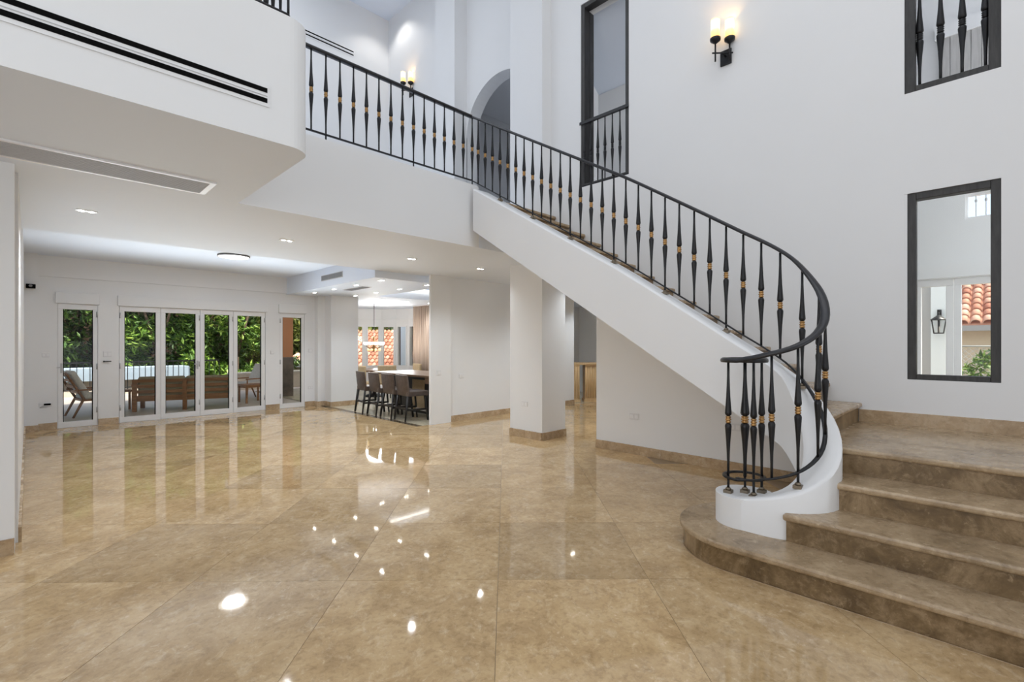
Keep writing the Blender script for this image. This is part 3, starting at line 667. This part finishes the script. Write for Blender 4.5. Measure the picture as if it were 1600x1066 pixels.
# ------------------------------------------------------------------ kitchen bar and stools
bar = thing('bar_table', 'long walnut bar table with dark base in the kitchen', 'table', (5.85, 8.6, 0))
B(-.42, .62, -1.17, 1.25, .80, .84).build('table_top', 'wood', bar, bevel=.006)
MB().box(-.40, .60, -1.16, -.75, .68, .80).build('apron', 'wood', bar)
B(-.02, .5, -1.15, 1.1, 0, .80).build('base', 'black_wood', bar)
B(-.03, -.02, -.2, .25, .06, .70).build('base_panel', 'beige', bar)
def make_stool():
    t = thing('bar_stool', '', 'bar stool', (0, 0, 0), 0, 'brown leather bar stools')
    # local: back at -X, seat towards +X
    bk = MB(); n = 6
    for i in range(n + 1):
        z = .50 + .37 * i / n; lean = -.205 - .045 * i / n; hw = .235 + .012 * math.sin(math.pi * i / n)
        for y, xo in ((-hw, .02), (-hw * .5, .0), (0, -.006), (hw * .5, .0), (hw, .02), (hw, .055), (hw * .5, .04), (0, .034), (-hw * .5, .04), (-hw, .055)): bk.v.append((lean + xo, y, z))
    for i in range(n):
        for k in range(10): bk.f.append((i * 10 + k, i * 10 + (k + 1) % 10, (i + 1) * 10 + (k + 1) % 10, (i + 1) * 10 + k)); bk.sm.append(True)
    bk.f += [tuple(range(9, -1, -1)), tuple(range(n * 10, n * 10 + 10))]; bk.sm += [False, False]
    bk.build('backrest', 'leather', t, bevel=.006)
    B(-.2, .24, -.24, .24, .47, .565).build('seat', 'leather', t, bevel=.02, seg=3)
    for sx in (-1, 1):
        for sy in (-1, 1):
            lg = MB(); a = (sx * .18, sy * .205, .48); b = (sx * .235 + (-.01 if sx < 0 else 0), sy * .225, 0)
            lg.tube(a, b, .028, .020, 4); lg.build('leg', 'black_wood', t)
    for sy in (-1, 1): B(-.2, .2, sy * .215 - .012, sy * .215 + .012, .2, .235).build('stretcher', 'black_wood', t)
    B(.195, .22, -.215, .215, .16, .20).build('foot_rail', 'steel', t); B(-.22, -.195, -.215, .215, .22, .26).build('stretcher', 'black_wood', t)
    return t
s0 = make_stool()
for i, (y, lab) in enumerate(((7.93, 'brown leather bar stool nearest the grey pier'), (8.45, 'brown leather bar stool second from the grey pier'), (8.99, 'brown leather bar stool third from the grey pier'), (9.53, 'brown leather bar stool farthest from the pier, at the left end of the bar'))):
    o = s0 if i == 0 else copy_tree(s0)
    o.location = (5.20, y, 0); o.rotation_euler = (0, 0, R((-6, -4, -6, -8)[i])); o['label'] = lab
tr = thing('black_tray', 'small black dish on the right end of the bar table', 'dish', (5.9, 7.7, .84))
MB().lathe([(.05, 0), (.11, .012), (.13, .035), (.125, .038), (.10, .02), (.0, .012)], seg=20).build('dish', 'black_wood', tr)
# dining chairs and table behind the bar
dt = thing('dining_table', 'round dark dining table below the chandelier', 'table', (6.85, 12.3, 0))
MB().lathe([(.6, .70), (.62, .72), (.62, .74), (.6, .75)], seg=28).build('table_top', 'wood', dt)
MB().lathe([(.3, 0), (.28, .03), (.06, .08), (.05, .4), (.1, .70)], seg=16).build('pedestal', 'black_wood', dt)
def dchair(x, y, rz, lab):
    t = thing('dining_chair', lab, 'chair', (x, y, 0), rz, 'beige dining chairs')
    B(-.24, .24, -.24, .24, .40, .48).build('seat', 'beige', t, bevel=.02); B(-.26, -.18, -.24, .24, .44, .90).build('backrest', 'beige', t, bevel=.025)
    for sx in (-1, 1):
        for sy in (-1, 1): MB().tube((sx * .2, sy * .2, .41), (sx * .21, sy * .21, 0), .02, .015, 6).build('leg', 'black_wood', t)
dchair(6.0, 11.55, R(45), 'beige upholstered dining chair with its back behind the bar end'); dchair(6.62, 11.35, R(75), 'beige dining chair partly hidden below the chandelier')
dchair(7.55, 11.6, R(170), 'beige dining chair seen edge-on right of the chandelier')
ch = thing('chandelier', 'brass chandelier with glowing white cups hanging in the dining bay', 'chandelier', (6.78, 12.2, 1.40))
MB().tube((0, 0, .25), (0, 0, 1.18), .008).build('rod', 'iron', ch)
MB().lathe([(.01, -.16), (.03, -.14), (.02, -.1), (.05, -.05), (.03, .02), (.05, .1), (.02, .16), (.03, .22), (.01, .26)], seg=12).build('stem', 'gold', ch)
MB().lathe([(.215, .015), (.23, .02), (.23, .035), (.215, .03)], seg=28).build('ring', 'gold', ch)
for i in range(10):
    a = 2 * math.pi * i / 10; c = (.23 * math.cos(a), .23 * math.sin(a), 0)
    MB().sweep([(0, 0, -.02), (.12 * math.cos(a), .12 * math.sin(a), -.07), c], [(.006, 0), (0, .006), (-.006, 0), (0, -.006)]).build('arm', 'gold', ch)
    MB().lathe([(.02, .03), (.05, .05), (.058, .10), (.05, .105)], c, 12).build('cup', 'panel', ch)
    MB().lathe([(.002, -.14), (.012, -.11), (.002, -.05)], (c[0] * .75, c[1] * .75, 0), 6).build('crystal', 'amber', ch)
l = light('chandelier_light', 'POINT', (0, 0, .16), 75, (1, .95, .87), shadow_soft_size=.2); l.parent = ch
cu = thing('curtain', 'brown striped floor-length curtain drawn beside the bay window', 'curtain', (*pd(660, 13.9), .02))
cm = MB(); nseg = 44; a0 = Vector(pd(645.5, 14.2)); a1 = Vector(pd(690, 13.3)); c0 = Vector(pd(660, 13.9))
for i in range(nseg + 1):
    p = a0 + (a1 - a0) * i / nseg; d = (a1 - a0).normalized(); nn_ = Vector((-d.y, d.x)); p = p + nn_ * .045 * math.sin(i * 1.9) - c0
    cm.v += [(p.x, p.y, 0), (p.x, p.y, 2.53), (p.x + nn_.x * .012, p.y + nn_.y * .012, 2.53), (p.x + nn_.x * .012, p.y + nn_.y * .012, 0)]
for i in range(nseg):
    for k in range(4): cm.f.append((i * 4 + k, (i + 1) * 4 + k, (i + 1) * 4 + (k + 1) % 4, i * 4 + (k + 1) % 4)); cm.sm.append(True)
cm.build('drape', 'curtain', cu); a_ = a0 - c0; b_ = a1 - c0
MB().tube((a_.x, a_.y, 2.545), (b_.x, b_.y, 2.545), .012).build('rail', 'white', cu)
# fluted console in the passage
cn = thing('console_table', 'limed oak console table on fluted pedestals in the back passage', 'table', (9.85, 7.62, 0), R(-45))
B(-.55, .75, -.26, .26, .93, .98).build('table_top', 'pine', cn, bevel=.006)
def fluted(x0, x1, y0, y1, par):
    p = thing_part = MB().box(x0, x1, y0, y1, .06, .93).build('pedestal', 'pine', par)
    MB().box(x0 - .02, x1 + .02, y0 - .02, y1 + .02, 0, .06).build('plinth', 'pine', p)
    k = max(2, int((x1 - x0) / .055)); fm = MB().lathe([(.021, .10), (.021, .88)], seg=10).mesh('flute', 'pine')
    for i in range(k): inst('flute', fm, p, (x0 + (i + .5) * (x1 - x0) / k, y0, 0))
fluted(-.02, .12, -.24, .2, cn); fluted(.26, .62, -.20, .2, cn)
th_ = thing('dark_ornament', 'small dark ornament on the oak console', 'ornament', (9.62, 7.72, .98))
MB().lathe([(.03, 0), (.045, .02), (.03, .05), (.01, .06)], seg=12).build('ornament', 'black_wood', th_)

# ------------------------------------------------------------------ terrace
struct(B(-6, 9, 11.62, 18.5, -.3, -.03).build('floor_terrace', 'terrace'))
struct(B(-6, 4.93, 11.65, 14.9, 2.55, 2.8).build('ceiling_terrace', 'stucco'))
pr_ = thing('terrace_pillar', 'orange rendered terrace pillar with dark stone lower half', 'pillar', (5.1, 14.1, -.03))
B(-.15, .15, -.15, .15, 1.12, 2.75).build('shaft', 'orange', pr_); MB().box(-.16, .16, -.16, .16, 0, 1.12).build('stone_base', 'stone', pr_, bevel=.01); B(-.22, .6, -.22, .22, 2.5, 2.62).build('cap_beam', 'orange', pr_)
pw = thing('parapet_wall', 'low cream parapet wall at the right edge of the terrace', 'wall', (6.5, 17.2, -.03))
B(-2.0, 3, -.08, .08, 0, .52).build('wall_body', 'stucco', pw); B(-2.03, 3, -.11, .11, .52, .57).build('coping', 'cushion', pw)
pw2 = thing('parapet_kerb', 'low white kerb under the terrace railing', 'kerb', (0, 18.35, -.03))
B(-4, 4.5, -.09, .09, 0, .13).build('kerb', 'stucco', pw2)
tr_ = thing('terrace_railing', 'dark iron terrace railing in front of the trees', 'railing', (0, 18.35, .1))
B(-4, 4.5, -.02, .02, .80, .84).build('top_rail', 'iron', tr_); B(-4, 4.5, -.012, .012, .05, .08).build('bottom_rail', 'iron', tr_)
pm = B(-.009, .009, -.009, .009, .0, .80).mesh('picket', 'iron')
for i in range(61): inst('picket', pm, tr_, (-4 + 8.5 * i / 60, 0, 0))
# teak sofa, back towards the doors
sf = thing('garden_sofa', 'teak slatted garden sofa seen from behind with taupe cushions', 'sofa', (2.62, 13.33, -.03), R(-19))
for sx in (-.92, .92):
    for y in (-.36, .36): B(sx - .04, sx + .04, y - .035, y + .035, 0, .58 if y > 0 else .70).build('leg', 'teak', sf)
    B(sx - .05, sx + .05, -.40, .42, .56, .60).build('armrest', 'teak', sf)
B(-.04, .04, -.40, -.33, .0, .70).build('leg', 'teak', sf)
for z in (.28, .40, .52, .64): B(-.88, .88, -.385, -.355, z, z + .065).build('back_slat', 'teak', sf)
B(-.9, .9, -.36, .38, .22, .28).build('seat_frame', 'teak', sf)
for i in range(2):
    c = -.44 + .88 * i
    B(c - .43, c + .43, -.34, .36, .28, .42).build('seat_cushion', 'olive', sf, bevel=.03); B(c - .43, c + .43, -.35, -.18, .40, .76).build('back_cushion', 'olive', sf, bevel=.04)
def armchair(x, y, rz, lab, m='cushion'):
    t = thing('garden_armchair', lab, 'armchair', (x, y, -.03), rz, 'teak armchairs on the terrace')
    for sy in (-.28, .28):
        MB().tube((-.22, sy, .36), (-.38, sy, 0), .025, .02, 4).build('leg', 'teak', t); MB().tube((.28, sy, .36), (.30, sy, 0), .025, .02, 4).build('leg', 'teak', t)
        MB().tube((-.2, sy, .34), (-.50, sy, .92), .025, .02, 4).build('back_post', 'teak', t); B(-.36, .32, sy - .03, sy + .03, .54, .57).build('armrest', 'teak', t)
        MB().tube((.29, sy, .36), (.29, sy, .55), .02, .02, 4).build('arm_support', 'teak', t)
    B(-.24, .30, -.28, .28, .32, .36).build('seat_frame', 'teak', t)
    for i in range(4):
        f = .2 + .25 * i; B(-.235 - .27 * f - .012, -.235 - .27 * f + .012, -.27, .27, .38 + .5 * f, .43 + .5 * f).build('back_slat', 'teak', t)
    B(-.22, .31, -.27, .27, .36, .47).build('seat_cushion', m, t, bevel=.03)
    bk = MB().obox((-.27, 0, .68), (.055, .27, .28), Matrix.Rotation(R(-27), 3, 'Y')); bk.build('back_cushion', m, t, bevel=.03)
armchair(.95, 13.35, R(10), 'teak armchair with cream cushion seen through the leftmost door')
armchair(4.25, 14.3, R(200), 'teak armchair with cream cushion right of the sofa')
def stable(x, y, lab, s_=.25):
    t = thing('side_table', lab, 'table', (x, y, -.03), R(5))
    B(-s_, s_, -s_, s_, .42, .46).build('table_top', 'teak', t, bevel=.005)
    for sx in (-1, 1):
        for sy in (-1, 1): B(sx * (s_ - .03) - .02, sx * (s_ - .03) + .02, sy * (s_ - .03) - .02, sy * (s_ - .03) + .02, 0, .42).build('leg', 'teak', t)
stable(1.49, 13.74, 'small teak side table left of the sofa', .17); stable(4.05, 13.45, 'square teak side table in front of the right armchair', .26)

# ------------------------------------------------------------------ garden and neighbouring houses
tag(B(-30, 34, 18.5, 40, -3.3, -3).build('garden_ground', 'ground'), 'dark garden ground below the terrace', 'ground')['kind'] = 'structure'
struct(B(7.15, 34, -14, 3.9, -.6, -.4).build('ground_side', 'ground'))
hb_ = thing('brown_house', 'brown rendered house standing behind the terrace trees', 'house', (2, 25.5, -3))
B(-12, 9, 0, .4, 0, 10.5).build('wall', 'brown_stucco', hb_)
fwn = MB().box(-1.25, .1, -.08, .0, 3.75, 6.2).build('window', 'dark', hb_, loc=(-2.5, 0, 0)); B(-1.05, -.1, -.1, -.08, 3.95, 6.0).build('pane', 'pink', fwn)
lb = thing('low_outbuilding', 'low cream outbuilding with pale blue flat roof beyond the terrace railing', 'building', (-1, 19.2, -3))
B(-6, 4.6, 0, .8, 0, 3.35).build('wall', 'stucco', lb); B(-6.2, 4.8, -.2, .9, 3.35, 3.72).build('roof', 'paleroof', lb)
oh = thing('orange_roof', 'terracotta hipped roof peeking over the railing at far left', 'roof', (-2.2, 20.95, .62))
oh_ = MB().add([(-2.5, -1, 0), (2.2, -1, 0), (2.2, 1, 0), (-2.5, 1, 0), (-1.4, 0, .75), (-.4, 0, .75)], [(0, 1, 5, 4), (1, 2, 5), (2, 3, 4, 5), (3, 0, 4), (3, 2, 1, 0)]); oh_.build('roof_slope', 'terracotta', oh)
random.seed(4)
def leaf_cloud(n, blobs, size, droop=.3):
    mb = MB(); tot = sum(b[3] * b[3] for b in blobs)
    for bx, by, bz, br_ in blobs:
        for _ in range(int(n * br_ * br_ / tot)):
            d = Vector((random.gauss(0, 1), random.gauss(0, 1), random.gauss(0, 1))).normalized() * br_ * (random.random() ** .35)
            c = Vector((bx, by, bz)) + d; L = size * random.uniform(.6, 1.3); W = L * .32
            u = Vector((random.gauss(0, 1), random.gauss(0, 1), random.gauss(-droop, .6))).normalized(); v = u.cross(Vector((random.gauss(0, .5), random.gauss(0, .5), 1))).normalized()
            q = u.cross(v) * W * .3
            mb.add([c - u * L, c + v * W + q, c + u * L, c - v * W + q], [(0, 1, 2), (0, 2, 3)])
    return mb
def tree(x, y, z0, h, rad, lab, lm, n=5000, size=.16, nb=12):
    t = thing('tree', lab, 'tree', (x, y, z0), 0, 'trees beyond the terrace')
    MB().tube((0, 0, 0), (.1, .05, h * .55), .14, .09).tube((.1, .05, h * .55), (.5, -.2, h * .8), .08, .03).tube((.1, .05, h * .55), (-.45, .1, h * .85), .08, .03).build('trunk', 'bark', t)
    bl = []; nz = max(2, round(nb / 4))
    for iz in range(nz):
        for ix in range(4):
            bl.append(((-.78 + .52 * ix + random.uniform(-.15, .15)) * rad, random.uniform(-.4, .4) * rad, h * (.38 + .62 * (iz + random.uniform(.2, .8)) / nz), rad * random.uniform(.30, .48)))
    f = leaf_cloud(n, bl, size).build('foliage', lm, t)
tree(-2.6, 22.8, -3, 7.5, 2.2, 'dark leafy tree seen through the leftmost door', 'leaf1', 15000, .13, 22)
tree(-.9, 21.4, -3, 6.6, 1.3, 'bright leafed shrub tree at the right of the leftmost door view', 'leaf2', 2200, .14, 8)
tree(1.1, 23.4, -3, 8, 2.0, 'dark tree behind the first folding leaf', 'leaf1', 12000, .13, 20)
tree(3.2, 21.4, -3, 7.4, 1.6, 'light green drooping tree behind the second folding leaf', 'leaf2', 5500, .13, 12)
tree(4.6, 22.6, -3, 8, 2.2, 'mixed green tree behind the third folding leaf', 'leaf1', 14000, .13, 20)
tree(5.6, 20.8, -3, 7.2, 1.5, 'bright green tree behind the third and fourth folding leaves', 'leaf2', 6000, .12, 12)
tree(8.4, 23.6, -3, 8.2, 2.2, 'yellow green hedge tree behind the fourth folding leaf', 'leaf3', 10000, .13, 16)
tree(11.4, 24.6, -3, 8.2, 2.4, 'yellow green tree behind the orange pillar', 'leaf3', 9000, .13, 16)
tree(7.3, 18.4, -1.4, 2.35, .75, 'low green shrub above the parapet wall', 'leaf1', 1800, .1, 8)
tree(12.9, 25.0, -3, 9, 2.4, 'tall dark tree beyond the bay window roof', 'leaf1', 7000, .15, 14)
# tiled roofs: every barrel tile an object of its own
seg = 8
tm = MB()
for j, (y0, rr_) in enumerate(((0, .10), (.42, .082))):
    for k in range(seg + 1):
        a = math.pi * k / seg; tm.v.append((rr_ * math.cos(a), y0, rr_ * math.sin(a) + (.0 if j else .0)))
for j, (y0, rr_) in enumerate(((0, .085), (.42, .068))):
    for k in range(seg + 1):
        a = math.pi * k / seg; tm.v.append((rr_ * math.cos(a), y0, rr_ * math.sin(a)))
q = seg + 1
for k in range(seg):
    tm.f += [(k, k + 1, q + k + 1, q + k), (2 * q + k + 1, 2 * q + k, 3 * q + k, 3 * q + k + 1), (k + 1, k, 2 * q + k, 2 * q + k + 1)]; tm.sm += [True, True, False]
tile_me = tm.mesh('roof_tile', 'rooftile')
def tiled_roof(label, loc, rz, pitch, cols, rows, sc_=1.0, hip=0, wallh=2.5, wm='stucco'):
    rt = thing('tiled_house', label, 'house', loc, rz); cw = .215 * sc_; rh = .36 * sc_; W = cols * cw; Lr = rows * rh
    cp, s_p = math.cos(pitch), math.sin(pitch); th0 = .03
    MB().add([(0, 0, 0), (W, 0, 0), (W - hip * Lr * cp, Lr * cp, Lr * s_p), (hip * Lr * cp, Lr * cp, Lr * s_p), (0, 0, -.05), (W, 0, -.05), (W - hip * Lr * cp, Lr * cp, Lr * s_p - .05), (hip * Lr * cp, Lr * cp, Lr * s_p - .05)],
             [(0, 1, 2, 3), (7, 6, 5, 4), (0, 4, 5, 1), (1, 5, 6, 2), (2, 6, 7, 3), (3, 7, 4, 0)]).build('roof_deck', 'terracotta', rt)
    for r in range(rows):
        for c in range(cols):
            x = (c + .5) * cw; y = r * rh
            if x < hip * y * cp or x > W - hip * y * cp: continue
            inst('roof_tile', tile_me, rt, (x, y * cp, y * s_p + .01), (pitch - R(2.5), 0, 0), (sc_, sc_, sc_))
    B(.15, W - .15, .35, .45, -wallh, -.02).build('wall', wm, rt); B(0, W, -.06, 0, -.14, -.03).build('gutter', 'greywall', rt)
    return rt
tiled_roof('house with terracotta barrel tile roof outside the bay windows', (*pd(490, 21.5), .25), R(-50), R(27), 24, 12, .95, .10, 3.2)
tiled_roof('house with sunlit barrel tile roof outside the neighbouring room', (13.5, 2.2, 1.86), R(-90), R(26), 20, 10, .85, 0, 2.4, 'stucco')
tiled_roof('distant pale roof seen right of the orange pillar', (*pd(446, 19.6), .66), R(-45), R(22), 7, 3, 1.2, .25, 4)
bh = thing('brick_house', 'brown house wall beyond the right bay windows', 'house', (*pd(622, 20.5), -.5), R(-50))
B(0, 4, 0, .4, 0, 5).build('wall', 'brown_stucco', bh); B(.12, .42, -.03, 0, 0, 5).build('downpipe', 'bluewall', bh)
# outside the neighbouring room
def leaf(rt, y0, y1, h):
    t = .06
    MB().box(-.03, .04, y0, y1, 0, .1).box(-.03, .04, y0, y1, h - .07, h).box(-.03, .04, y0, y0 + t, .1, h - .07).box(-.03, .04, y1 - t, y1, .1, h - .07).build('door_frame', 'white', rt, bevel=.004)
    B(.0, .008, y0 + t, y1 - t, .1, h - .07).build('pane', 'glass', rt); return rt
d1 = sroot('door_7', (NX + .05, .313, .05)); leaf(d1, .002, .325, 2.10)
d2 = sroot('door_8', (NX + .05, .313, .05)); leaf(d2, -.81, -.002, 2.10)
MB().lathe([(.012, -.05), (.012, .05)], (-.045, .0, .95), 8).build('hinge', 'grille', d2)
w9 = sroot('window_9', (NX + .05, .037, 2.76)); MB().box(-.02, .03, -.187, .187, 0, .025).box(-.02, .03, -.187, .187, .245, .27).box(-.02, .03, -.187, -.165, .025, .245).box(-.02, .03, .165, .187, .025, .245).build('window_frame', 'white', w9)
for y in (.03, .105): MB().lathe([(.004, .025), (.004, .17), (.010, .18), (.010, .20), (.004, .21), (.004, .245)], (0, y, 0), 8).build('window_bar', 'grille', w9)
sh = thing('board_shutter', 'grey boarded shutter under a white header in the neighbouring room', 'shutter', (NX - .012, .0, 4.0))
B(-.05, .0, -.5, .46, .72, .86).build('header', 'wall', sh)
for i in range(11): B(-.03, 0, -.46 + .08 * i, -.384 + .08 * i, 0, .72).build('board', 'shutter', sh)
ow = thing('outdoor_wall', 'grey and pale blue outside wall carrying a black lantern', 'wall', (8.4, .6, -.4))
B(.05, .2, .0, .9, 0, 3.2).build('grey_face', 'greywall', ow); B(0, .2, -.222, .0, 0, 3.2).build('blue_pilaster', 'bluewall', ow)
ln = thing('wall_lantern', 'black iron lantern hanging on the pale blue outside wall', 'lantern', (8.4, .515, 1.76))
MB().tube((0, 0, .08), (-.10, 0, .10), .009).tube((-.10, 0, .10), (-.10, 0, .06), .008).box(-.012, 0, -.022, .022, .0, .14).build('bracket', 'iron', ln)
MB().lathe([(.095, 0), (.09, .01), (.04, .045), (.012, .07)], (-.10, 0, 0), 6).build('lantern_roof', 'iron', ln)
for k in range(6):
    a = 2 * math.pi * k / 6; MB().tube((-.10 + .08 * math.cos(a), .08 * math.sin(a), 0), (-.10 + .055 * math.cos(a), .055 * math.sin(a), -.16), .006, .006, 4).build('cage_bar', 'iron', ln)
MB().lathe([(.058, -.175), (.062, -.16)], (-.10, 0, 0), 6).build('lantern_base', 'iron', ln); MB().lathe([(.012, -.16), (.012, -.09), (.004, -.08)], (-.10, 0, 0), 8).build('candle', 'cushion', ln)
fn = thing('chain_fence', 'galvanised chain-link fence in front of the cream wall outside', 'fence', (9.5, -.1, -.4))
fm_ = MB()
for i in range(34):
    y = -1.6 + .075 * i
    fm_.tube((0, y, .2), (0, y + 1.6, 1.8), .003, None, 4); fm_.tube((0, y, 1.8), (0, y + 1.6, .2), .003, None, 4)
for y in (-.9, .62): fm_.tube((0, y, 0), (0, y, 1.85), .018, None, 8)
fm_.build('wire_mesh', 'wiremesh', fn); MB().tube((0, -1.6, 1.82), (0, 2.4, 1.82), .012).build('top_rail', 'wiremesh', fn)
bs = thing('garden_bush', 'bright green bush growing by the chain-link fence outside', 'bush', (8.95, .13, -.4))
leaf_cloud(900, [(0, 0, .95, .30), (.05, -.15, 1.25, .24), (0, .04, 1.5, .17), (0, -.06, 1.68, .11)], .06).build('foliage', 'leaf2', bs)
MB().tube((0, 0, 0), (0, 0, 1.2), .03, .015).build('stem', 'bark', bs)
